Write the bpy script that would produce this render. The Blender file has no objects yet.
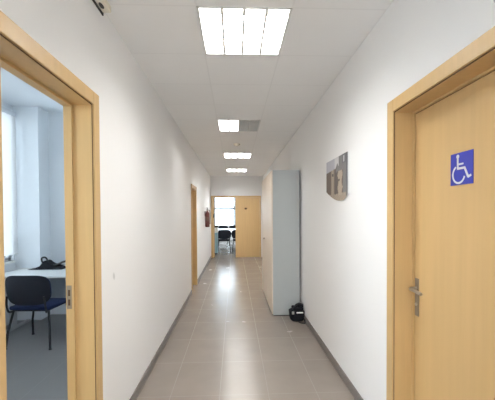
import bpy, bmesh, math, random
from mathutils import Vector, Matrix
random.seed(4)
PI = math.pi
C = bpy.context.scene.collection
# ------------------------------------------------------------------ materials
def mat(name, col, rough=.6, spec=.5, metal=0.0, emit=None, strength=0.0, noise=0.0, nscale=8.0, stretch=(1,1,1), bump=0.0):
    m = bpy.data.materials.new(name); m.use_nodes = True
    nt = m.node_tree; b = nt.nodes['Principled BSDF']
    b.inputs['Base Color'].default_value = (*col, 1); b.inputs['Roughness'].default_value = rough
    b.inputs['Specular IOR Level'].default_value = spec; b.inputs['Metallic'].default_value = metal
    if emit:
        b.inputs['Emission Color'].default_value = (*emit, 1); b.inputs['Emission Strength'].default_value = strength
    if noise or bump:
        tc = nt.nodes.new('ShaderNodeTexCoord'); mp = nt.nodes.new('ShaderNodeMapping')
        mp.inputs['Scale'].default_value = stretch
        no = nt.nodes.new('ShaderNodeTexNoise'); no.inputs['Scale'].default_value = nscale; no.inputs['Detail'].default_value = 4
        nt.links.new(tc.outputs['Object'], mp.inputs[0]); nt.links.new(mp.outputs[0], no.inputs['Vector'])
        if noise:
            mx = nt.nodes.new('ShaderNodeMix'); mx.data_type = 'RGBA'
            mx.inputs[6].default_value = (*[c*(1-noise) for c in col], 1); mx.inputs[7].default_value = (*[min(1, c*(1+noise)) for c in col], 1)
            nt.links.new(no.outputs[0], mx.inputs[0]); nt.links.new(mx.outputs[2], b.inputs['Base Color'])
        if bump:
            bp = nt.nodes.new('ShaderNodeBump'); bp.inputs['Strength'].default_value = bump; bp.inputs['Distance'].default_value = .002
            nt.links.new(no.outputs[0], bp.inputs['Height']); nt.links.new(bp.outputs[0], b.inputs['Normal'])
    return m

def grid_mat(name, base, line, x0, px, y0, py, lw, rough, spec, var=0.0, wear=0.0, stagger=0.0):
    """tiles in world coordinates: lines at x0+k*px and y0+k*py"""
    m = bpy.data.materials.new(name); m.use_nodes = True
    nt = m.node_tree; N = nt.nodes; Lk = nt.links; b = N['Principled BSDF']
    g = N.new('ShaderNodeNewGeometry'); s = N.new('ShaderNodeSeparateXYZ'); Lk.new(g.outputs['Position'], s.inputs[0])
    def mth(op, a, bb=None, cc=None):
        n = N.new('ShaderNodeMath'); n.operation = op
        for i, v in enumerate((a, bb, cc)):
            if v is None: continue
            if isinstance(v, (int, float)): n.inputs[i].default_value = v
            else: Lk.new(v, n.inputs[i])
        return n.outputs[0]
    def axis(o, o0, p):
        t = mth('DIVIDE', mth('SUBTRACT', o, o0), p)
        d = mth('ABSOLUTE', mth('SUBTRACT', mth('FRACT', mth('ADD', t, .5)), .5))
        return mth('FLOOR', t), mth('MULTIPLY', d, p)
    ix, dx = axis(s.outputs[0], x0, px); yo = s.outputs[1] if not stagger else mth('ADD', s.outputs[1], mth('MULTIPLY', ix, stagger))
    iy, dy = axis(yo, y0, py)
    d = mth('MINIMUM', dx, dy); msk = mth('LESS_THAN', d, lw/2)
    cb = N.new('ShaderNodeCombineXYZ'); Lk.new(ix, cb.inputs[0]); Lk.new(iy, cb.inputs[1])
    wn = N.new('ShaderNodeTexWhiteNoise'); Lk.new(cb.outputs[0], wn.inputs['Vector'])
    no = N.new('ShaderNodeTexNoise'); no.inputs['Scale'].default_value = 3.5; no.inputs['Detail'].default_value = 5
    Lk.new(g.outputs['Position'], no.inputs['Vector'])
    f = mth('ADD', mth('MULTIPLY', wn.outputs[0], var), mth('MULTIPLY', no.outputs[0], wear))
    f = mth('ADD', f, 1 - var/2 - wear/2)
    sc = N.new('ShaderNodeVectorMath'); sc.operation = 'SCALE'; sc.inputs[0].default_value = base; Lk.new(f, sc.inputs['Scale'])
    mx = N.new('ShaderNodeMix'); mx.data_type = 'RGBA'; Lk.new(msk, mx.inputs[0]); Lk.new(sc.outputs[0], mx.inputs[6]); mx.inputs[7].default_value = (*line, 1)
    Lk.new(mx.outputs[2], b.inputs['Base Color'])
    r = mth('ADD', rough, mth('MULTIPLY', msk, .12)); r = mth('ADD', r, mth('MULTIPLY', mth('SUBTRACT', no.outputs[0], .5), .12))
    Lk.new(r, b.inputs['Roughness']); b.inputs['Specular IOR Level'].default_value = spec
    return m

def wall_mat():
    m = mat('wall_paint', (.87, .865, .86), .75, .3, bump=.25, nscale=60)
    nt = m.node_tree; N = nt.nodes; Lk = nt.links; b = N['Principled BSDF']
    g = N.new('ShaderNodeNewGeometry'); v = N.new('ShaderNodeVectorMath'); v.operation = 'SUBTRACT'
    v.inputs[1].default_value = (-.815, 2.212, 1.078); Lk.new(g.outputs['Position'], v.inputs[0])
    mp = N.new('ShaderNodeMapping'); mp.inputs['Rotation'].default_value = (math.radians(-25), 0, 0); Lk.new(v.outputs[0], mp.inputs[0])
    sc = N.new('ShaderNodeVectorMath'); sc.operation = 'MULTIPLY'; sc.inputs[1].default_value = (1, 1/.02, 1/.03); Lk.new(mp.outputs[0], sc.inputs[0])
    ln = N.new('ShaderNodeVectorMath'); ln.operation = 'LENGTH'; Lk.new(sc.outputs[0], ln.inputs[0])
    mr = N.new('ShaderNodeMapRange'); mr.inputs[1].default_value = .5; mr.inputs[2].default_value = 1.1; mr.inputs[3].default_value = .5; mr.inputs[4].default_value = 0
    Lk.new(ln.outputs['Value'], mr.inputs[0])
    mx = N.new('ShaderNodeMix'); mx.data_type = 'RGBA'; mx.inputs[6].default_value = (.87, .865, .86, 1); mx.inputs[7].default_value = (.42, .42, .42, 1)
    Lk.new(mr.outputs[0], mx.inputs[0]); Lk.new(mx.outputs[2], b.inputs['Base Color'])
    return m

def glass_mat():
    m = bpy.data.materials.new('window_glass'); m.use_nodes = True
    nt = m.node_tree; N = nt.nodes; N.remove(N['Principled BSDF'])
    t = N.new('ShaderNodeBsdfTransparent'); t.inputs[0].default_value = (.96, .98, .98, 1)
    g = N.new('ShaderNodeBsdfGlossy'); g.inputs['Roughness'].default_value = .02
    f = N.new('ShaderNodeFresnel'); x = N.new('ShaderNodeMixShader')
    nt.links.new(f.outputs[0], x.inputs[0]); nt.links.new(t.outputs[0], x.inputs[1]); nt.links.new(g.outputs[0], x.inputs[2])
    nt.links.new(x.outputs[0], N['Material Output'].inputs[0]); return m

def blind_mat():
    m = bpy.data.materials.new('blind_fabric'); m.use_nodes = True
    nt = m.node_tree; N = nt.nodes; N.remove(N['Principled BSDF'])
    t = N.new('ShaderNodeBsdfTranslucent'); t.inputs[0].default_value = (.8, .8, .8, 1)
    g = N.new('ShaderNodeBsdfDiffuse'); g.inputs[0].default_value = (.8, .8, .8, 1); x = N.new('ShaderNodeMixShader'); x.inputs[0].default_value = .5
    nt.links.new(t.outputs[0], x.inputs[1]); nt.links.new(g.outputs[0], x.inputs[2]); nt.links.new(x.outputs[0], N['Material Output'].inputs[0]); return m

def attr_mat():
    m = mat('printed_poster', (1, 1, 1), .45); nt = m.node_tree
    a = nt.nodes.new('ShaderNodeAttribute'); a.attribute_name = 'print'
    nt.links.new(a.outputs['Color'], nt.nodes['Principled BSDF'].inputs['Base Color']); return m

M = dict(
    wall=wall_mat(),
    office=mat('office_paint', (.74, .77, .80), .8, .3, bump=.2, nscale=60),
    ceil=grid_mat('ceiling_tile', (.93, .93, .93), (.88, .88, .88), .37, .6, 2.04, .605, .012, .85, .2, var=.02, wear=.03),
    floor=grid_mat('floor_tile', (.235, .202, .172), (.178, .154, .132), -.131, .4033, 2.65, .605, .0045, .25, .5, var=.05, wear=.24),
    offloor=grid_mat('office_floor_tile', (.22, .21, .205), (.27, .26, .255), -.131, .4033, 2.66, .8066, .006, .3, .5, var=.05, wear=.12),
    base=mat('baseboard_tile', (.17, .15, .14), .4, .5, noise=.1, nscale=12),
    wood=mat('beech_veneer', (.575, .385, .175), .42, .45, noise=.09, nscale=3, stretch=(14, 14, .7)),
    woodedge=mat('beech_edge', (.42, .24, .09), .5, .4),
    door=mat('beech_door', (.575, .385, .175), .4, .45, noise=.09, nscale=2.2, stretch=(11, 11, .55)),
    seam=mat('frame_seal', (.10, .055, .03), .8, .2),
    steel=mat('brushed_steel', (.55, .53, .49), .32, .5, 1.0),
    zinc=mat('zinc_plate', (.30, .25, .19), .5, .5, .6),
    blue=mat('sign_blue', (.025, .035, .33), .35, .5, noise=.05),
    white=mat('white_print', (.82, .83, .80), .45),
    lampm=mat('lamp_white', (.78, .78, .76), .45),
    glow=mat('lamp_glow', (.9, .9, .9), .5, emit=(1.0, .99, .975), strength=53.0),
    dead=mat('lamp_reflector', (.42, .39, .36), .28, .5, .7),
    cabgrey=mat('cabinet_grey', (.45, .475, .475), .45, .4, noise=.02),
    cabdoor=mat('cabinet_cream', (.74, .64, .53), .5, .4, noise=.02),
    black=mat('black_plastic', (.018, .018, .02), .4, .5),
    blackcloth=mat('black_cloth', (.014, .014, .018), .85, .2, noise=.3, nscale=60, bump=.4),
    blackmetal=mat('black_tube', (.014, .014, .017), .5, .5),
    navy=mat('navy_cloth', (.012, .022, .07), .85, .25, noise=.2, nscale=80, bump=.3),
    desk=mat('desk_top', (.72, .73, .73), .4, .4, noise=.02),
    deskleg=mat('desk_metal', (.45, .46, .47), .4, .5),
    panel=mat('desk_panel', (.30, .33, .37), .6, .3),
    alu=mat('window_alu', (.62, .64, .67), .4, .5),
    glass=glass_mat(), blind=blind_mat(), poster=attr_mat(),
    red=mat('extinguisher_red', (.12, .018, .014), .35, .5),
    label=mat('extinguisher_label', (.13, .06, .045), .5),
    cream=mat('cream_plastic', (.80, .76, .66), .5, .4),
    shell=mat('chair_back_plastic', (.012, .014, .022), .65, .3),
    bluecab=mat('pale_blue_laminate', (.27, .43, .52), .45, .4),
    bronze=mat('dark_bronze', (.10, .05, .015), .4, .5, .6),
    dark=mat('plinth_and_shadow_gap', (.06, .055, .05), .6, .3),
)
# ------------------------------------------------------------------ mesh helpers
def bm_new(): return bmesh.new()
def bx(bm, x0, x1, y0, y1, z0, z1, bev=0.0, seg=2):
    mtx = Matrix.Translation(((x0+x1)/2, (y0+y1)/2, (z0+z1)/2)) @ Matrix.Diagonal((abs(x1-x0), abs(y1-y0), abs(z1-z0), 1))
    t = bmesh.new(); bmesh.ops.create_cube(t, size=1, matrix=mtx)
    if bev: bmesh.ops.bevel(t, geom=list(t.edges), offset=bev, segments=seg, affect='EDGES', profile=.5)
    merge(bm, t)
def merge(bm, t):
    me = bpy.data.meshes.new('tmp'); t.to_mesh(me); t.free(); bm.from_mesh(me); bpy.data.meshes.remove(me)
def tube(bm, pts, r, n=10, caps=True):
    pts = [Vector(p) for p in pts]; rings = []; up = None
    for i, p in enumerate(pts):
        a = pts[max(i-1, 0)]; b = pts[min(i+1, len(pts)-1)]; d = (b-a).normalized()
        if up is None: up = d.orthogonal().normalized()
        up = (up - d*up.dot(d)).normalized(); s = d.cross(up)
        rr = r[i] if isinstance(r, (list, tuple)) else r
        rings.append([bm.verts.new(p + (up*math.cos(2*PI*k/n) + s*math.sin(2*PI*k/n))*rr) for k in range(n)])
    for A, B in zip(rings, rings[1:]):
        for k in range(n): bm.faces.new((A[k], A[(k+1) % n], B[(k+1) % n], B[k]))
    if caps: bm.faces.new(rings[0][::-1]); bm.faces.new(rings[-1])
def smooth_path(pts, n=6):
    pts = [Vector(p) for p in pts]; out = []
    for i in range(len(pts)-1):
        p0 = pts[max(i-1, 0)]; p1 = pts[i]; p2 = pts[i+1]; p3 = pts[min(i+2, len(pts)-1)]
        for k in range(n):
            t = k/n
            out.append(.5*((2*p1)+(p2-p0)*t+(2*p0-5*p1+4*p2-p3)*t*t+(3*p1-p0-3*p2+p3)*t**3))
    return out + [pts[-1]]
def lathe(bm, prof, c, n=24):
    rings = []
    for r, z in prof:
        rings.append([bm.verts.new((c[0]+r*math.cos(2*PI*k/n), c[1]+r*math.sin(2*PI*k/n), c[2]+z)) for k in range(n)])
    for A, B in zip(rings, rings[1:]):
        for k in range(n): bm.faces.new((A[k], A[(k+1) % n], B[(k+1) % n], B[k]))
    bm.faces.new(rings[0][::-1]); bm.faces.new(rings[-1])
def prism(bm, poly, fn, t0, t1):
    """poly of 2D points, fn(u,v,t)->xyz"""
    a = [bm.verts.new(fn(u, v, t0)) for u, v in poly]; b = [bm.verts.new(fn(u, v, t1)) for u, v in poly]
    bm.faces.new(a[::-1]); bm.faces.new(b); n = len(poly)
    for i in range(n): bm.faces.new((a[i], a[(i+1) % n], b[(i+1) % n], b[i]))
def empty(name, loc=(0, 0, 0), rz=0.0):
    o = bpy.data.objects.new(name, None); C.objects.link(o); o.location = loc; o.rotation_euler.z = rz; o.empty_display_size = .1
    return o
def obj(name, bm, m, parent=None, smooth=False, loc=None):
    bmesh.ops.recalc_face_normals(bm, faces=bm.faces)
    me = bpy.data.meshes.new(name); bm.to_mesh(me); bm.free()
    me.materials.append(M[m])
    if smooth:
        for p in me.polygons: p.use_smooth = True
        try: me.set_sharp_from_angle(angle=math.radians(40))
        except Exception: pass
    o = bpy.data.objects.new(name, me); C.objects.link(o)
    if parent: o.parent = parent
    if loc: o.location = loc
    return o
def tag(o, label, cat, group=None):
    o['label'] = label; o['category'] = cat
    if group: o['group'] = group
    return o
def struct(o, label=None, cat=None):
    o['kind'] = 'structure'
    if label: o['label'] = label
    if cat: o['category'] = cat
    return o
def box_obj(name, m, parent, *d, bev=0.0):
    bm = bm_new(); bx(bm, *d, bev=bev); return obj(name, bm, m, parent)
def copy_tree(o, parent=None):
    c = o.copy(); C.objects.link(c); c.parent = parent
    for ch in list(o.children): copy_tree(ch, c)
    return c
def holed(bm, a0, a1, z0, z1, holes, fn, tops=True):
    """fill rectangle a0..a1 x z0..z1 except holes, fn(bm,a0,a1,z0,z1)"""
    xs = sorted({a0, a1, *[h[0] for h in holes], *[h[1] for h in holes]}); zs = sorted({z0, z1, *[h[2] for h in holes], *[h[3] for h in holes]})
    for i in range(len(xs)-1):
        run = None
        for j in range(len(zs)-1):
            cx = (xs[i]+xs[i+1])/2; cz = (zs[j]+zs[j+1])/2
            hole = any(h[0] < cx < h[1] and h[2] < cz < h[3] for h in holes)
            if hole:
                if run is not None: fn(bm, xs[i], xs[i+1], run, zs[j]); run = None
            elif run is None: run = zs[j]
        if run is not None: fn(bm, xs[i], xs[i+1], run, zs[-1])

L, R, H = -.815, .972, 2.782          # corridor walls and ceiling
YB, YE = -3.4, 11.1                   # rear and far ends of the corridor
OX, OH = -3.10, 3.02                  # office outer wall and height
OY = 4.96
# ------------------------------------------------------------------ shell
D1 = (1.165, 1.895, 2.12)             # office door opening
D2 = (6.18, 6.86, 1.99)               # second left door
D3 = (1.10, 1.925, 2.10)              # toilet door
bm = bm_new()
holed(bm, YB, YE, 0, 3.1, [(D1[0]-.021, D1[1]+.021, 0, D1[2]+.021), (D2[0]-.021, D2[1]+.021, 0, D2[2]+.021)], lambda b, a, c, z0, z1: bx(b, L-.15, L, a, c, z0, z1))
struct(obj('wall_left', bm, 'wall'))
bm = bm_new()
holed(bm, YB, YE, 0, 3.1, [(D3[0]-.021, D3[1]+.021, 0, D3[2]+.021)], lambda b, a, c, z0, z1: bx(b, R, R+.15, a, c, z0, z1))
struct(obj('wall_right', bm, 'wall'))
bm = bm_new()
holed(bm, L-.15, R+.15, 0, 3.1, [(-.79, .885, 0, 2.115)], lambda b, a, c, z0, z1: bx(b, a, c, YE, YE+.15, z0, z1))
struct(obj('wall_far', bm, 'wall'))
bm = bm_new()
holed(bm, L-.15, R+.15, 0, 3.1, [(-.6, .76, .9, 2.5)], lambda b, a, c, z0, z1: bx(b, a, c, YB-.15, YB, z0, z1))
struct(obj('wall_back', bm, 'wall'))
# floors
bm = bm_new(); bx(bm, L, R, YB, YE, -.1, 0); bx(bm, L-.15, L, D2[0]-.02, D2[1]+.02, -.1, 0); bx(bm, R, R+.15, D3[0]-.02, D3[1]+.02, -.1, 0)
struct(obj('floor', bm, 'floor'))
struct(box_obj('floor_office', 'offloor', None, OX-.15, L, -1.2, OY+.15, -.1, 0))
struct(box_obj('floor_meeting_room', 'floor', None, -2.6, 3.0, YE, 18.6, -.1, 0))
# corridor ceiling of tiles with the lamp cells left open
lamps = [2.04 + 2.42*k for k in (-2, -1, 0, 1, 2, 3)]
bm = bm_new()
holed(bm, YB, YE, L, R, [(y, y+.605, -.23, .37) for y in lamps], lambda b, a, c, x0, x1: bx(b, x0, x1, a, c, H, H+.02))
struct(obj('ceiling', bm, 'ceil'))
# office shell
struct(box_obj('ceiling_office', 'office', None, OX-.15, L-.15, -1.35, OY+.15, OH, OH+.1))
struct(box_obj('wall_office_far', 'office', None, OX-.15, L-.15, OY, OY+.15, 0, OH))
struct(box_obj('wall_office_near', 'office', None, OX-.15, L-.15, -1.35, -1.2, 0, OH))
struct(box_obj('trim_1', 'office', None, OX, -2.76, 4.70, OY, 0, OH))       # the corner column
WY0, WY1, WZ0, WZ1 = -.3, 4.66, .86, 2.90
bm = bm_new()
holed(bm, -1.2, OY, 0, OH, [(WY0, WY1, WZ0, WZ1)], lambda b, a, c, z0, z1: bx(b, OX-.15, OX, a, c, z0, z1))
struct(obj('wall_office_left', bm, 'office'))
# office window
w = struct(empty('window_1', (OX, (WY0+WY1)/2, WZ0)))
def rel(o, par):
    o.parent = par; o.matrix_parent_inverse = Matrix.Translation(par.location).inverted(); return o
bm = bm_new(); fx = (OX-.10, OX-.04)
for a, b, c, d in ((WY0, WY1, WZ0, WZ0+.05), (WY0, WY1, WZ1-.05, WZ1), (WY0, WY0+.05, WZ0, WZ1), (WY1-.05, WY1, WZ0, WZ1)): bx(bm, *fx, a, b, c, d)
for k in (1, 2, 3): y = WY0+(WY1-WY0)*k/4; bx(bm, *fx, y-.03, y+.03, WZ0, WZ1)
rel(obj('window_frame', bm, 'alu'), w)
rel(box_obj('pane', 'glass', None, OX-.072, OX-.068, WY0+.05, WY1-.05, WZ0+.05, WZ1-.05), w)
bm = bm_new(); bx(bm, OX-.04, OX-.028, 4.58, 4.61, 1.02, 1.14, bev=.003); bx(bm, OX-.028, OX+.01, 4.585, 4.605, 1.11, 1.13, bev=.003); bx(bm, OX-.002, OX+.01, 4.585, 4.605, 1.0, 1.13, bev=.003)
rel(obj('window_handle', bm, 'zinc'), w)
rel(box_obj('window_sill', 'white', None, OX-.04, OX+.02, WY0, WY1, WZ0-.03, WZ0, bev=.004), w)
# vertical blind on the office window
t = tag(empty('vertical_blind', (OX+.045, 3.1, WZ1)), 'white vertical slat blind hanging along the office window beside the column', 'blind')
rel(box_obj('head_rail', 'alu', None, OX+.02, OX+.07, 1.4, 4.66, WZ1-.04, WZ1+.02, bev=.004), t)
bm = bm_new(); n = 36
for k in range(n):
    y = 1.44+(4.62-1.44)*k/(n-1); a = math.radians(28); dx = .032*math.sin(a); dy = .042*math.cos(a); x = OX+.045
    bx_p = [(x-dx, y-dy), (x+dx, y+dy), (x+dx+.0012, y+dy), (x-dx+.0012, y-dy)]
    prism(bm, bx_p, lambda u, v, q: (u, v, q), .95, WZ1-.04)
rel(obj('slats', bm, 'blind'), t)
# meeting room shell
MY = 18.6
bm = bm_new(); wins = [(-2.32, -1.16), (-1.16, 0.0), (0, 1.16), (1.16, 2.32)]
holed(bm, -2.6, 3.0, 0, 3.0, [(-2.32, 2.32, .82, 2.75)], lambda b, a, c, z0, z1: bx(b, a, c, MY, MY+.15, z0, z1))
struct(obj('wall_meeting_far', bm, 'wall'))
bm = bm_new()
holed(bm, YE, MY+.15, 0, 3.0, [(12.2, 17.8, .82, 2.75)], lambda b, a, c, z0, z1: bx(b, -2.75, -2.6, a, c, z0, z1))
struct(obj('wall_meeting_left', bm, 'wall'))
w = struct(empty('window_7', (-2.6, 15, .82)))  # unseen side window, added to brighten the meeting room
bm = bm_new()
for q in ((12.2, 17.8, .82, .87), (12.2, 17.8, 2.70, 2.75), (12.2, 12.25, .82, 2.75), (17.75, 17.8, .82, 2.75), (14.97, 15.03, .82, 2.75)): bx(bm, -2.70, -2.64, *q)
rel(obj('window_frame', bm, 'alu'), w)
rel(box_obj('pane', 'glass', None, -2.672, -2.668, 12.24, 17.76, .86, 2.71), w)
struct(box_obj('wall_meeting_right', 'wall', None, 3.0, 3.15, YE, MY+.15, 0, 3.0))
struct(box_obj('wall_meeting_near_left', 'wall', None, -2.6, L-.15, YE, YE+.15, 0, 3.1))
struct(box_obj('wall_meeting_near_right', 'wall', None, R+.15, 3.0, YE, YE+.15, 0, 3.1))
struct(box_obj('ceiling_meeting_room', 'wall', None, -2.75, 3.15, YE+.15, MY+.15, 3.0, 3.1))
for i, (a, b) in enumerate(wins):
    w = struct(empty('window_%d' % (i+2), ((a+b)/2, MY, .82)))
    bm = bm_new()
    for q in ((a, b, .82, .87), (a, b, 2.70, 2.75), (a, b, 1.75, 1.87), (a+.0005, a+.075, .82, 2.75), (b-.075, b-.0005, .82, 2.75)): bx(bm, q[0], q[1], MY+.03, MY+.09, q[2], q[3])
    rel(obj('window_frame', bm, 'alu'), w)
    rel(box_obj('pane', 'glass', None, a+.04, b-.04, MY+.058, MY+.062, .86, 2.72), w)
w = struct(empty('window_6', (.08, YB, .9)))  # unseen window added in the rear wall for cool fill light
bm = bm_new()
for q in ((-.6, .76, .9, .95), (-.6, .76, 2.45, 2.5), (-.6, -.55, .9, 2.5), (.71, .76, .9, 2.5), (.05, .11, .9, 2.5)): bx(bm, q[0], q[1], YB-.10, YB-.04, q[2], q[3])
rel(obj('window_frame', bm, 'alu'), w)
rel(box_obj('pane', 'glass', None, -.56, .72, YB-.072, YB-.068, .94, 2.46), w)
# closed rooms behind the second left door and the toilet door
def closet(name, x0, x1, y0, y1):
    bm = bm_new()
    bx(bm, x0, x1, y0, y1, -.1, 0); bx(bm, x0, x1, y0, y1, 2.6, 2.7); bx(bm, x0, x1, y0-.1, y0, -.1, 2.7); bx(bm, x0, x1, y1, y1+.1, -.1, 2.7)
    xa = x0-.1 if x0 < 0 else x1; bx(bm, xa, xa+.1, y0-.1, y1+.1, -.1, 2.7)
    struct(obj(name, bm, 'office'))
closet('wall_storeroom', L-1.6, L-.1505, 5.6, 7.6)
closet('wall_toilet', R+.1505, R+1.8, .2, 2.5)
# ------------------------------------------------------------------ baseboards
def basebd(name, segs, side):
    bm = bm_new()
    for a, b in segs:
        x = (L, L+.012) if side < 0 else (R-.012, R)
        bx(bm, *x, a, b, 0, .075)
    struct(obj(name, bm, 'base'))
basebd('baseboard_left', [(YB, D1[0]-.08), (D1[1]+.08, D2[0]-.08), (D2[1]+.08, YE)], -1)
basebd('baseboard_right', [(YB, D3[0]-.08), (D3[1]+.082, YE)], 1)
# ------------------------------------------------------------------ doors
def frame_x(bm, s, x, y0, y1, zt, depth, cw=.08):
    """lining through the wall plus casing on the corridor side, s = direction into the corridor"""
    lin = .001; xo = x - s*depth
    def b(xa, xb, *r, bev=0.0): bx(bm, min(xa, xb), max(xa, xb), *r, bev=bev)
    b(xo, x+s*.002, y0-.02, y0, 0, zt+.02); b(xo, x+s*.002, y1, y1+.02, 0, zt+.02); b(xo, x+s*.002, y0, y1, zt, zt+.02)
    # stops
    b(x-s*.105, xo, y1-.012, y1, 0, zt-.012); b(x-s*.105, xo, y0, y0+.012, 0, zt-.012); b(x-s*.105, xo, y0, y1, zt-.012, zt)
    # raised casing
    cx0, cx1 = x+s*.0005, x+s*.014
    b(cx0, cx1, y0-cw, y0-.006, 0, zt+cw, bev=.003); b(cx0, cx1, y1+.006, y1+cw, 0, zt+cw, bev=.003); b(cx0, cx1, y0-.006, y1+.006, zt+.006, zt+cw, bev=.003)
def seam_x(bm, s, x, y0, y1, zt):
    a, c = sorted((x+s*.0022, x+s*.0045))
    bx(bm, a, c, y0-.006, y0-.0015, 0, zt+.006); bx(bm, a, c, y1+.0015, y1+.006, 0, zt+.006); bx(bm, a, c, y0-.006, y1+.006, zt+.0015, zt+.006)
# door 1: office door, leaf swung open into the office
d = struct(empty('door_1', (L, D1[0], 0)))
bm = bm_new(); frame_x(bm, 1, L, *D1, .15); rel(obj('door_frame', bm, 'wood'), d)
bm = bm_new(); seam_x(bm, 1, L, *D1); rel(obj('door_seal', bm, 'seam'), d)
bm = bm_new(); y = D1[1]
bx(bm, L-.146, L-.118, y-.0135, y-.012, .955, 1.09, bev=.0005)
sp = obj('strike_plate', bm, 'zinc'); rel(sp, d)
bm = bm_new()
for z in (.975, 1.03): bx(bm, L-.138, L-.126, y-.0142, y-.0136, z, z+.035)
rel(obj('latch_hole', bm, 'seam', None), d)
lf = box_obj('door_leaf', 'door', None, -.70, 0, -.04, 0, .006, D1[2]-.012, bev=.002)
lf.parent = d; lf.location = (-.152, .02, 0); lf.rotation_euler.z = math.radians(4)
def handle(par, x, y, z, s, m='steel', rot=1):
    """plate on a surface with normal s*x; lever runs to rot*-y"""
    bm = bm_new(); bx(bm, x, x+s*.006, y-.019, y+.019, z-.12, z+.105, bev=.0025)
    o = obj('handle_plate', bm, 'zinc' if m == 'steel' else m); o.parent = par
    bm = bm_new(); tube(bm, smooth_path([(x+s*.005, y, z+.045), (x+s*.035, y, z+.045), (x+s*.052, y-rot*.018, z+.045), (x+s*.055, y-rot*.06, z+.046), (x+s*.052, y-rot*.125, z+.040)]), .0095, 10)
    lathe(bm, [(.014, -.001), (.014, .001)], (x+s*.02, y, z+.045), 8)
    o2 = obj('door_lever', bm, m, None, True); o2.parent = par
    bm = bm_new(); tube(bm, [(x+s*.004, y, z-.05), (x+s*.012, y, z-.05)], .009, 12)
    o3 = obj('keyhole', bm, m, None, True); o3.parent = par
    return o, o2, o3

# door 3: toilet door on the right, closed and recessed
d = struct(empty('door_3', (R, D3[1], 0)))
bm = bm_new(); frame_x(bm, -1, R, *D3, .15); rel(obj('door_frame', bm, 'wood'), d)
bm = bm_new(); seam_x(bm, -1, R, *D3); rel(obj('door_seal', bm, 'seam'), d)
bm = bm_new(); bx(bm, 1.0895, 1.11, D3[1]-.0125, D3[1]-.001, 0, D3[2]-.001); bx(bm, 1.0895, 1.11, D3[0], D3[1], D3[2]-.0135, D3[2]-.001)
rel(obj('rebate_gap', bm, 'seam'), d)
lf = rel(box_obj('door_leaf', 'door', None, 1.087, 1.121, D3[0]+.013, D3[1]-.014, .006, D3[2]-.015, bev=.0015), d)
for o in handle(None, 1.087, 1.882, 1.0, -1): o.parent = lf
# door 2: second door along the left wall
d = struct(empty('door_2', (L, D2[0], 0)))
bm = bm_new(); frame_x(bm, 1, L, *D2, .15, cw=.075); rel(obj('door_frame', bm, 'wood'), d)
lf = rel(box_obj('door_leaf', 'door', None, L-.14, L-.105, D2[0]+.013, D2[1]-.013, .006, D2[2]-.013, bev=.0015), d)
for o in handle(None, L-.105, D2[0]+.06, 1.0, 1, rot=-1): o.parent = lf
# door 4: double door at the end; right leaf shut, left leaf folded back into the room
d = struct(empty('door_4', (.05, YE, 0)))
bm = bm_new(); zt = 2.06
for r in ((-.775, -.735), (.862, .885)): bx(bm, *r, YE, YE+.15, 0, zt+.04)
bx(bm, -.735, .862, YE, YE+.15, zt, zt+.04)
for r in ((-.80, -.737, 0, 2.115), (.864, .905, 0, 2.115), (-.737, .864, zt+.004, 2.115)): bx(bm, r[0], r[1], YE-.014, YE-.0005, r[2], r[3], bev=.003)
rel(obj('door_frame', bm, 'wood'), d)
rel(box_obj('meeting_stile', 'wood', None, .032, .0998, YE+.006, YE+.06, .006, zt-.004, bev=.003), d)
lf = rel(box_obj('door_leaf', 'door', None, .1, .858, YE+.02, YE+.058, .006, zt-.004, bev=.0015), d)
bm = bm_new()
tube(bm, smooth_path([(.385, YE+.02, 1.70), (.385, YE-.02, 1.69), (.385, YE-.045, 1.66), (.385, YE-.05, 1.69)]), .009, 8); tube(bm, smooth_path([(.34, YE-.02, 1.685), (.385, YE-.012, 1.67), (.44, YE-.02, 1.70)]), .008, 8)
lathe(bm, [(.018, -.03), (.022, 0), (.018, .03)], (.385, YE+.002, 1.68), 12)
o = obj('coat_hook', bm, 'bronze', None, True); o.parent = lf; o.matrix_parent_inverse = Matrix.Translation(-d.location)
o.parent = lf
o.matrix_parent_inverse = Matrix.Identity(4)
lf2 = box_obj('door_leaf', 'door', None, 0, .755, -.038, 0, .006, zt-.004, bev=.0015)
lf2.parent = d; lf2.location = (-.735-.05, .155, 0); lf2.rotation_euler.z = math.radians(97)
# ------------------------------------------------------------------ wheelchair sign
SX = 1.087
s = tag(empty('disabled_toilet_sign', (SX, 1.511, 1.628)), 'blue square sign with white wheelchair symbol on the right-hand door', 'sign')
bm = bm_new(); bx(bm, SX-.003, SX-.0002, 1.434, 1.588, 1.628, 1.783, bev=.0008)
rel(obj('sign_plate', bm, 'blue'), s)
def sfn(u, v, t): return (SX-t, 1.588-u*.154, 1.628+v*.155)
bm = bm_new()
def stroke(pts, wd):
    P = [Vector(p) for p in pts]; lft = []; rgt = []
    for i, p in enumerate(P):
        dd = (P[min(i+1, len(P)-1)]-P[max(i-1, 0)]).normalized(); nn = Vector((-dd.y, dd.x))
        lft.append(tuple(p+nn*wd/2)); rgt.append(tuple(p-nn*wd/2))
    for i in range(len(P)-1): prism(bm, [lft[i], lft[i+1], rgt[i+1], rgt[i]], sfn, .0031, .0042)
prism(bm, [(.345+.065*math.cos(a*PI/8), .885+.065*math.sin(a*PI/8)) for a in range(16)], sfn, .0031, .0042)
stroke([(.345, .86), (.345, .74), (.35, .51)], .075)
stroke([(.35, .64), (.60, .64)], .055)
stroke([(.315, .51), (.66, .51)], .07)
stroke([(.64, .53), (.81, .21)], .075); stroke([(.79, .205), (.93, .26)], .07)
stroke([(.39+.27*math.cos(math.radians(a)), .33+.27*math.sin(math.radians(a))) for a in range(118, 352, 9)], .06)
rel(obj('wheelchair_symbol', bm, 'white'), s)
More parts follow.
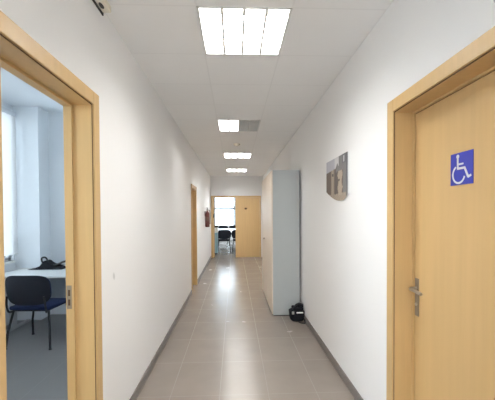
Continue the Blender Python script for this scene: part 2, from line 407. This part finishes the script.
# ------------------------------------------------------------------ ceiling lights
def lamp(y0, lit, label):
    t = tag(empty('ceiling_light', (.07, y0+.3025, H)), label, 'light', 'square lights recessed in the corridor ceiling')
    x0, x1, y1 = -.23, .37, y0+.605; z = H
    bm = bm_new()
    for q in ((x0, x0+.014, y0, y1), (x1-.014, x1, y0, y1), (x0, x1, y0, y0+.014), (x0, x1, y1-.014, y1)): bx(bm, *q, z-.004, z+.115)
    bx(bm, x0, x1, y0, y1, z+.115, z+.125)
    rel(obj('housing', bm, 'lampm'), t)
    wd = (x1-x0-.028)/4
    for k in range(4):
        a = x0+.014+k*wd
        on = k in lit
        rel(box_obj('light_panel' if on else 'unlit_reflector', 'glow' if on else 'dead', None, a+.003, a+wd-.003, y0+.016, y1-.016, z+.095, z+.105), t)
    bm = bm_new()
    for k in (1, 2, 3): a = x0+.014+k*wd; bx(bm, a-.0085, a+.0085, y0+.014, y1-.014, z, z+(.0945 if k == 2 else .07))
    for f in (.14, .86) if len(lit) == 4 else (.14, .32, .5, .68, .86):
        y = y0+.605*f
        bx(bm, x0+.014, x1-.014, y-.005, y+.005, z+.004, z+.05)
    rel(obj('louvre', bm, 'lampm'), t)
    return t
lab = {2: 'fully lit square ceiling light nearest, largest in the photo', 3: 'half lit ceiling light, left side glowing and right side dark louvre',
       4: 'fully lit ceiling light just beyond the half lit one', 5: 'farthest small lit ceiling light before the end door',
       1: 'lit ceiling light directly above the viewpoint, out of the picture', 0: 'lit ceiling light behind the viewpoint, out of the picture'}
for i, y in enumerate(lamps): lamp(y, (0, 1) if i == 3 else (0, 1, 2, 3), lab[i])
t = tag(empty('smoke_detector', (.05, 5.99, H)), 'small round white detector on the ceiling beyond the half lit light', 'detector')
bm = bm_new(); lathe(bm, [(.055, -.022), (.06, -.012), (.062, -.001)], (0, 0, 0)); obj('detector_base', bm, 'cream', t, True)
bm = bm_new(); lathe(bm, [(.028, -.034), (.038, -.030), (.04, -.0225)], (0, 0, 0)); obj('sensor_head', bm, 'cream', t, True)
# emergency light at the top of the left wall
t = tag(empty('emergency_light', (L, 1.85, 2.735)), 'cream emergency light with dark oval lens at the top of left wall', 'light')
rel(box_obj('shadow_gap_strip', 'dark', None, L+.0005, L+.007, 1.66, 2.075, 2.731, 2.774), t)  # dark strip painting the shadow gap between fitting and wall
rel(box_obj('light_body', 'cream', None, L+.008, L+.062, 1.66, 2.06, 2.738, 2.780, bev=.007), t)
bm = bm_new(); lathe(bm, [(.010, -.003), (.012, 0)], (0, 0, 0), 20)
bmesh.ops.scale(bm, vec=(1, 2.6, 1), verts=bm.verts)
o = obj('dark_lens', bm, 'black', None, True); rel(o, t); o.location = (L+.030, 1.985, 2.7378)
# ------------------------------------------------------------------ cabinets
def cabinet(y0, label, lock=True):
    t = tag(empty('storage_cabinet', (.74, y0+.4, 0)), label, 'cabinet', 'tall grey storage cabinets on the right')
    x0, x1, w, zt = .557, .945, .80, 2.125
    bm = bm_new()
    bx(bm, x0, x1, y0, y0+.018, .014, zt); bx(bm, x0, x1, y0+w-.018, y0+w, .014, zt); bx(bm, x0, x1, y0+.018, y0+w-.018, zt-.02, zt); bx(bm, x0, x1, y0+.018, y0+w-.018, .014, .04)
    bx(bm, x1-.008, x1, y0+.018, y0+w-.018, .04, zt-.02)
    rel(obj('body', bm, 'cabgrey'), t)
    rel(box_obj('plinth', 'dark', None, x0+.005, x1-.01, y0+.006, y0+w-.006, 0, .0135), t)
    for k in (0, 1):
        dr = rel(box_obj('cabinet_door', 'cabdoor', None, x0-.020, x0-.001, y0+.002+k*w/2, y0+(k+1)*w/2-.002, .03, zt-.003, bev=.002), t)
        if k == 0 and lock:
            bm = bm_new(); tube(bm, [(x0-.020, y0+w/2-.045, 1.05), (x0-.030, y0+w/2-.045, 1.05)], .016, 14); tube(bm, [(x0-.030, y0+w/2-.045, 1.05), (x0-.036, y0+w/2-.045, 1.05)], .008, 10)
            lk = obj('door_lock', bm, 'bronze', None, True); lk.parent = dr
    return t
cabinet(4.69, 'tall cabinet nearer the camera, plain grey side panel showing', False)
cabinet(5.492, 'farther tall cream-fronted cabinet, hidden behind the nearer grey one')
# ------------------------------------------------------------------ bag on the floor
t = tag(empty('equipment_bag', (.862, 4.50, 0)), 'small black equipment bag with white stripe on floor against grey cabinet', 'bag')
bm = bm_new(); bmesh.ops.create_cube(bm, size=1)
bmesh.ops.subdivide_edges(bm, edges=bm.edges, cuts=5, use_grid_fill=True)
for v in bm.verts:
    u = v.co * 2; n = (abs(u.x)**5+abs(u.y)**5+abs(u.z)**5)**.2; v.co = u/n*max(abs(u.x), abs(u.y), abs(u.z))
    v.co.x *= .092*(1+.08*v.co.z); v.co.y *= .085; v.co.z = v.co.z*.07+.07
    v.co += Vector((random.uniform(-1, 1), random.uniform(-1, 1), 0))*.003
obj('bag_body', bm, 'blackcloth', t, True)
box_obj('top_flap', 'blackcloth', t, -.055, .08, -.07, .08, .138, .168, bev=.012)
box_obj('stripe', 'white', t, -.015, .07, -.091, -.083, .108, .122, bev=.002)
box_obj('buckle', 'steel', t, -.075, -.045, -.090, -.080, .095, .13, bev=.004)
bm = bm_new(); tube(bm, smooth_path([(-.02, 0, .15), (-.015, -.01, .19), (.03, -.015, .212), (.075, 0, .195), (.08, .01, .15)]), .011, 8); obj('carry_handle', bm, 'black', t, True)
bm = bm_new(); bx(bm, .012, .078, -.05, .03, .166, .2, bev=.01); obj('side_pouch', bm, 'blackcloth', t)
bm = bm_new(); tube(bm, smooth_path([(.07, -.06, .05), (.086, -.105, .02), (.075, -.16, .008), (.03, -.15, .008), (.01, -.11, .008)]), .0065, 8); obj('strap', bm, 'black', t, True)
t.scale = (1.08, 1.05, 1.12)
# ------------------------------------------------------------------ poster
PY0, PY1, PZ0, PZ1 = 3.355, 2.735, 1.615, 2.02
def bottom(u):   # lower edge, curved
    return (1.715 - .105*math.sin(min(1, u/.72)*PI/2) if u < .8 else 1.61 + .05*((u-.8)/.2)**2)
def pic(u, v):
    sky = (.52, .52, .60); brown = (.11, .07, .05); stone = (.47, .38, .29); dk = (.07, .05, .045); gr = (.20, .195, .20)
    nz = .5+.5*math.sin(u*71+math.sin(v*37)*2.1)*math.sin(v*53+u*19)
    if u > .955: return (.10, .10, .11) if v > .3 else (.16, .15, .14)
    if .84 < u < .89 and .83 < v < .97: return (.60, .60, .62)
    if u > .80 and v > .80: return (.12, .12, .14)
    if .44 < u < .64 and v > .80 - .05*math.sin(u*30): return (.72, .72, .74)
    if v > .72+.10*max(0, u-.1) and u < .5: return tuple(c*(.9+.15*nz) for c in sky)
    if u > .5 and v > .66 and (u-.5) > (v-.66)*.2: 
        return tuple(c*(.8+.3*nz) for c in gr)
    if .26 < u < .42 and v > .1:
        if abs(v-.62) < .03 and .30 < u < .39: return dk
        k = 1-abs((u-.34)/.08)*.35; return tuple(c*k*(.85+.25*nz) for c in stone)
    wd = .12-.045*abs(math.sin(v*11))
    if abs(u-.70) < wd and v > .12:
        if abs(v-.46) < .03 and abs(u-.66) < .03: return dk
        return tuple(c*(1.0+.25*nz)*.95 for c in stone)
    if .46 < u < .60 and .15 < v < .68: return tuple(c*(.8+.6*nz) for c in dk)
    if v < .16: return tuple(c*(.75+.3*nz) for c in stone)
    if u > .82: return tuple(c*(.8+.3*nz) for c in gr)
    return tuple(c*(.8+.5*nz) for c in brown)
bm = bm_new(); NU, NV = 60, 44; cl = bm.verts.layers.float_color.new('print'); rows = []
px = R-.011
for i in range(NU+1):
    u = i/NU; zb = bottom(u); col = []
    for j in range(NV+1):
        z = zb+(PZ1-zb)*j/NV; v = bm.verts.new((px, PY0+(PY1-PY0)*u, z)); c = pic(u, (z-PZ0)/(PZ1-PZ0)); v[cl] = (*[min(1, q*.8) for q in c], 1); col.append(v)
    rows.append(col)
for A, B in zip(rows, rows[1:]):
    for j in range(NV): bm.faces.new((A[j], A[j+1], B[j+1], B[j]))
r = bmesh.ops.extrude_face_region(bm, geom=list(bm.faces))
for v in [g for g in r['geom'] if isinstance(g, bmesh.types.BMVert)]: v.co.x = R-.0015; v[cl] = (.6, .6, .6, 1)
o = obj('poster', bm, 'poster'); tag(o, 'printed panel of stone ruins with curved lower edge on the right wall', 'poster')
# ------------------------------------------------------------------ fire extinguisher
t = tag(empty('fire_extinguisher', (L+.072, 8.9, 1.14)), 'dark red fire extinguisher hanging on the left wall near the end door', 'fire extinguisher')
bm = bm_new(); lathe(bm, [(.045, 0), (.058, .01), (.06, .03), (.06, .36), (.052, .395), (.03, .425), (.018, .435), (.018, .45)], (0, 0, 0)); obj('cylinder', bm, 'red', t, True)
bm = bm_new(); lathe(bm, [(.0605, 0), (.0608, .002), (.0608, .12), (.0605, .122)], (0, 0, .16)); obj('paper_label', bm, 'label', t, True)
bm = bm_new(); lathe(bm, [(.02, 0), (.022, .01), (.02, .035), (.012, .04)], (0, 0, .45), 16); obj('valve', bm, 'steel', t, True)
bm = bm_new(); tube(bm, [(.0, 0, .49), (.0, -.03, .505), (0, -.10, .535)], .008, 8); tube(bm, [(0, -.015, .475), (0, -.09, .48)], .007, 8); obj('squeeze_handle', bm, 'black', t, True)
bm = bm_new(); tube(bm, smooth_path([(.015, 0, .47), (.06, .01, .45), (.078, .0, .36), (.075, -.01, .2), (.072, -.01, .08)]), [.009]*19+[.009]*5+[.014], 8); obj('hose', bm, 'black', t, True)
bm = bm_new(); bx(bm, -.071, -.06, -.03, .03, .3, .44); bx(bm, -.062, -.04, -.02, .02, .41, .425); obj('wall_bracket', bm, 'blackmetal', t)
# ------------------------------------------------------------------ chairs
def make_chair(label, group=None, cloth='navy', wide=1.0):
    t = tag(empty('office_chair', (0, 0, 0)), label, 'chair', group)      # faces +y
    # seat cushion
    bm = bm_new(); bx(bm, -.235, .235, -.205, .225, .425, .475, bev=.022); 
    for v in bm.verts:
        v.co.z -= .012*(1-min(1, (v.co.x/.235)**2)) if v.co.z > .45 else 0
        if v.co.y > .15: v.co.z -= .01
    obj('seat', bm, cloth, t, True)
    # curved backrest, concave to the front
    def backrest(bm, y_off, th, wd, z0, z1, e=4.0):
        nx, nz = 20, 14; f = []; bk = []
        for i in range(nx+1):
            a = -1+2*i/nx; cf = []; cb = []
            for j in range(nz+1):
                b = -1+2*j/nz
                m_ = max(abs(a), abs(b)); n_ = (abs(a)**e+abs(b)**e)**(1/e); s_ = m_/n_ if n_ else 1
                u = a*s_; v = b*s_; w_ = wd*(1-.07*(v < 0)*v*v)
                x = u*w_; z = (z0+z1)/2+v*(z1-z0)/2; edge = max(0, 1-max(abs(a), abs(b))**6)
                y = -.235+y_off+.055*u*u-.045*(z-.5)/.35
                cf.append(bm.verts.new((x, y+th*edge/2, z))); cb.append(bm.verts.new((x, y-th*edge/2-.001, z)))
            f.append(cf); bk.append(cb)
        for i in range(nx):
            for j in range(nz):
                bm.faces.new((f[i][j], f[i+1][j], f[i+1][j+1], f[i][j+1])); bm.faces.new((bk[i][j], bk[i][j+1], bk[i+1][j+1], bk[i+1][j]))
        for i in range(nx):
            bm.faces.new((f[i][0], bk[i][0], bk[i+1][0], f[i+1][0])); bm.faces.new((f[i][nz], f[i+1][nz], bk[i+1][nz], bk[i][nz]))
        for j in range(nz):
            bm.faces.new((f[0][j], f[0][j+1], bk[0][j+1], bk[0][j])); bm.faces.new((f[nx][j], bk[nx][j], bk[nx][j+1], f[nx][j+1]))
    bm = bm_new(); backrest(bm, .012, .04, .245*wide, .50, .83); obj('backrest', bm, cloth, t, True)
    bm = bm_new(); backrest(bm, -.012, .014, .25*wide, .495, .835); obj('back_shell', bm, 'shell', t, True)
    # frame under seat and up to the back
    bm = bm_new()
    bx(bm, -.19, .19, -.17, .19, .408, .424)
    tube(bm, smooth_path([(-.19, -.17, .415), (-.21, -.23, .42), (-.215, -.252, .5), (-.205, -.262, .6)]), .011, 8)
    tube(bm, smooth_path([(.19, -.17, .415), (.21, -.23, .42), (.215, -.252, .5), (.205, -.262, .6)]), .011, 8)
    obj('frame', bm, 'blackmetal', t, True)
    for sx in (-1, 1):
        for y0, y1 in ((-.17, -.235), (.18, .22)):
            bm = bm_new(); tube(bm, [(sx*.20, y0, .415), (sx*.232, (y0+y1)/2-.01, .2), (sx*.25, y1, .012)], .0125, 10)
            tube(bm, [(sx*.25, y1, .0), (sx*.25, y1, .014)], .016, 10)
            obj('leg', bm, 'blackmetal', t, True)
    return t
ch = make_chair('dark navy four legged office chair tucked up to the white desk in the side office')
ch.location = (-2.29, 3.90, 0); ch.rotation_euler.z = math.radians(-3)
G = 'chairs around the meeting table'
ch2 = make_chair('black chair at near side of far meeting table, left one through the doorway', G, 'blackcloth', 1.12)
ch2.location = (-.42, 12.9, 0); ch2.scale = (1, 1, 1.06)
def put(x, y, rz, label):
    c = copy_tree(ch2); c.location = (x, y, 0); c.rotation_euler.z = rz; c['label'] = label; c['group'] = G
put(.16, 12.9, 0, 'black chair at near side of far meeting table, beside the doorway stile')
put(-.02, 16.95, PI, 'black chair across the far meeting table, backed by window, right of the printer')
put(-.62, 16.95, PI, 'black chair across the far meeting table, partly hidden behind the printer')
# ------------------------------------------------------------------ office desk and what is on it
t = tag(empty('office_desk', (-2.1, 4.35, 0)), 'white topped office desk in the side office behind the navy chair', 'desk')
rel(box_obj('desk_top', 'desk', None, -2.98, -1.35, 4.02, 4.69, .725, .75, bev=.004), t)
for x in (-2.93, -1.44):
    bm = bm_new(); bx(bm, x, x+.05, 4.06, 4.66, 0, .03, bev=.004); bx(bm, x, x+.05, 4.30, 4.38, .03, .695, bev=.004); bx(bm, x, x+.05, 4.06, 4.66, .695, .7248, bev=.004)
    rel(obj('leg', bm, 'deskleg'), t)
rel(box_obj('modesty_panel', 'panel', None, -2.88, -1.44, 4.60, 4.618, .30, .7245), t)
t = tag(empty('black_bag', (-2.55, 4.56, .75)), 'black slumped pouch with raised strap lying on the white office desk', 'bag')
bm = bm_new(); n = 28
poly = [(-.30, 0), (-.16, .022), (-.10, .045), (-.075, .09), (-.055, .125), (-.02, .128), (.03, .085), (.08, .055), (.15, .05), (.20, .03), (.22, 0)]
prism(bm, poly, lambda u, v, q: (u*(1-abs(q)*1.2)+.0, q*1.0, v*(1-(abs(q)*6)**2*.25)), -.07, .07)
bmesh.ops.bevel(bm, geom=list(bm.edges), offset=.008, segments=2, affect='EDGES')
obj('pouch', bm, 'blackcloth', t, True)
bm = bm_new(); tube(bm, smooth_path([(-.02, 0, .10), (-.05, -.01, .16), (-.10, -.01, .15), (-.10, 0, .10), (-.06, 0, .06)]), .011, 8); obj('strap_loop', bm, 'black', t, True)
bm = bm_new(); tube(bm, smooth_path([(.05, -.02, .05), (.13, -.03, .07), (.20, -.03, .10), (.30, -.02, .12), (.36, 0, .11)]), .014, 8); obj('strap_end', bm, 'black', t, True)
# ------------------------------------------------------------------ meeting room furniture
t = tag(empty('meeting_table', (-.3, 14.8, 0)), 'white meeting table in the bright room through the end doorway', 'table')
rel(box_obj('table_top', 'desk', None, -1.3, 1.4, 13.25, 16.6, .72, .75, bev=.004), t)
for x in (-1.2, 1.25):
    for y in (13.4, 16.4): rel(box_obj('leg', 'deskleg', None, x, x+.05, y, y+.05, 0, .7198, bev=.004), t)
t = tag(empty('low_cupboard', (-.85, 12.4, 0)), 'pale blue low cupboard inside the far room at the left doorway edge', 'cupboard')
rel(box_obj('body', 'bluecab', None, -1.10, -.645, 12.1, 12.62, .04, .80, bev=.003), t)
rel(box_obj('plinth', 'dark', None, -1.08, -.665, 12.12, 12.6, 0, .0395), t)
dr = rel(box_obj('cabinet_door', 'bluecab', None, -1.095, -.65, 12.082, 12.0995, .045, .795, bev=.002), t)
bm = bm_new(); tube(bm, [(-.70, 12.082, .6), (-.70, 12.062, .6), (-.70, 12.062, .7), (-.70, 12.082, .7)], .005, 8); o = obj('door_handle', bm, 'steel', None, True); o.parent = dr
t = tag(empty('office_printer', (-.82, 12.35, .8)), 'white printer with black lid standing on the pale blue cupboard', 'printer')
rel(box_obj('printer_body', 'white', None, -1.02, -.63, 12.15, 12.58, .801, .985, bev=.012), t)
rel(box_obj('scanner_lid', 'black', None, -1.02, -.61, 12.14, 12.59, .99, 1.07, bev=.014), t)
rel(box_obj('paper_tray', 'alu', None, -.96, -.69, 12.10, 12.149, .84, .86, bev=.003), t)
t = tag(empty('wall_phone', (-.70, 11.20, 1.42)), 'small black wall telephone on the left jamb of the end doorway', 'telephone')
rel(box_obj('phone_base', 'black', None, -.7345, -.72, 11.13, 11.20, 1.37, 1.50, bev=.004), t)
bm = bm_new(); tube(bm, smooth_path([(-.716, 11.165, 1.38), (-.706, 11.165, 1.40), (-.706, 11.165, 1.47), (-.716, 11.165, 1.49)]), .010, 8); rel(obj('handset', bm, 'black', None, True), t)
# ------------------------------------------------------------------ daylight
wd = bpy.data.worlds.new('daylight'); bpy.context.scene.world = wd; wd.use_nodes = True
bg = wd.node_tree.nodes['Background']; bg.inputs[0].default_value = (.80, .90, 1.0, 1); bg.inputs[1].default_value = 13
def portal(name, loc, rot, sx, sy):
    l = bpy.data.lights.new(name, 'AREA'); l.shape = 'RECTANGLE'; l.size = sx; l.size_y = sy; l.cycles.is_portal = True
    o = bpy.data.objects.new(name, l); C.objects.link(o); o.location = loc; o.rotation_euler = rot
portal('window_portal', (OX-.13, (WY0+WY1)/2, (WZ0+WZ1)/2), (PI/2, 0, -PI/2), WY1-WY0, WZ1-WZ0)
portal('window_portal', (-2.73, 15, 1.785), (PI/2, 0, -PI/2), 5.6, 1.93)  # sky light through the added side window
portal('window_portal', (.08, YB-.12, 1.7), (PI/2, 0, 0), 1.36, 1.6)  # sky light through the added rear window
portal('window_portal', (0, MY+.13, 1.785), (-PI/2, 0, 0), 4.64, 1.93)
# ------------------------------------------------------------------ camera
F = 324.0
yaw = math.atan(12.9/F); pitch = math.radians(1.05); roll = math.radians(-.3)
cam = bpy.data.cameras.new('camera'); co = bpy.data.objects.new('camera', cam); C.objects.link(co)
cam.sensor_fit = 'HORIZONTAL'; cam.sensor_width = 36; cam.lens = F/495*36
cam.shift_y = (14.0+F*math.tan(pitch))/495; cam.clip_start = .02
co.matrix_world = Matrix.Translation((0, 0, 1.493)) @ Matrix.Rotation(-yaw, 4, 'Z') @ Matrix.Rotation(PI/2-pitch, 4, 'X') @ Matrix.Rotation(roll, 4, 'Z')
sc = bpy.context.scene; sc.camera = co
sc.view_settings.view_transform = 'Standard'; sc.view_settings.look = 'None'; sc.view_settings.gamma = 1; sc.view_settings.exposure = 0; sc.view_settings.use_curve_mapping = False
sc.cycles.max_bounces = 10; sc.cycles.diffuse_bounces = 7; sc.cycles.use_denoising = True; sc.cycles.sample_clamp_indirect = 6
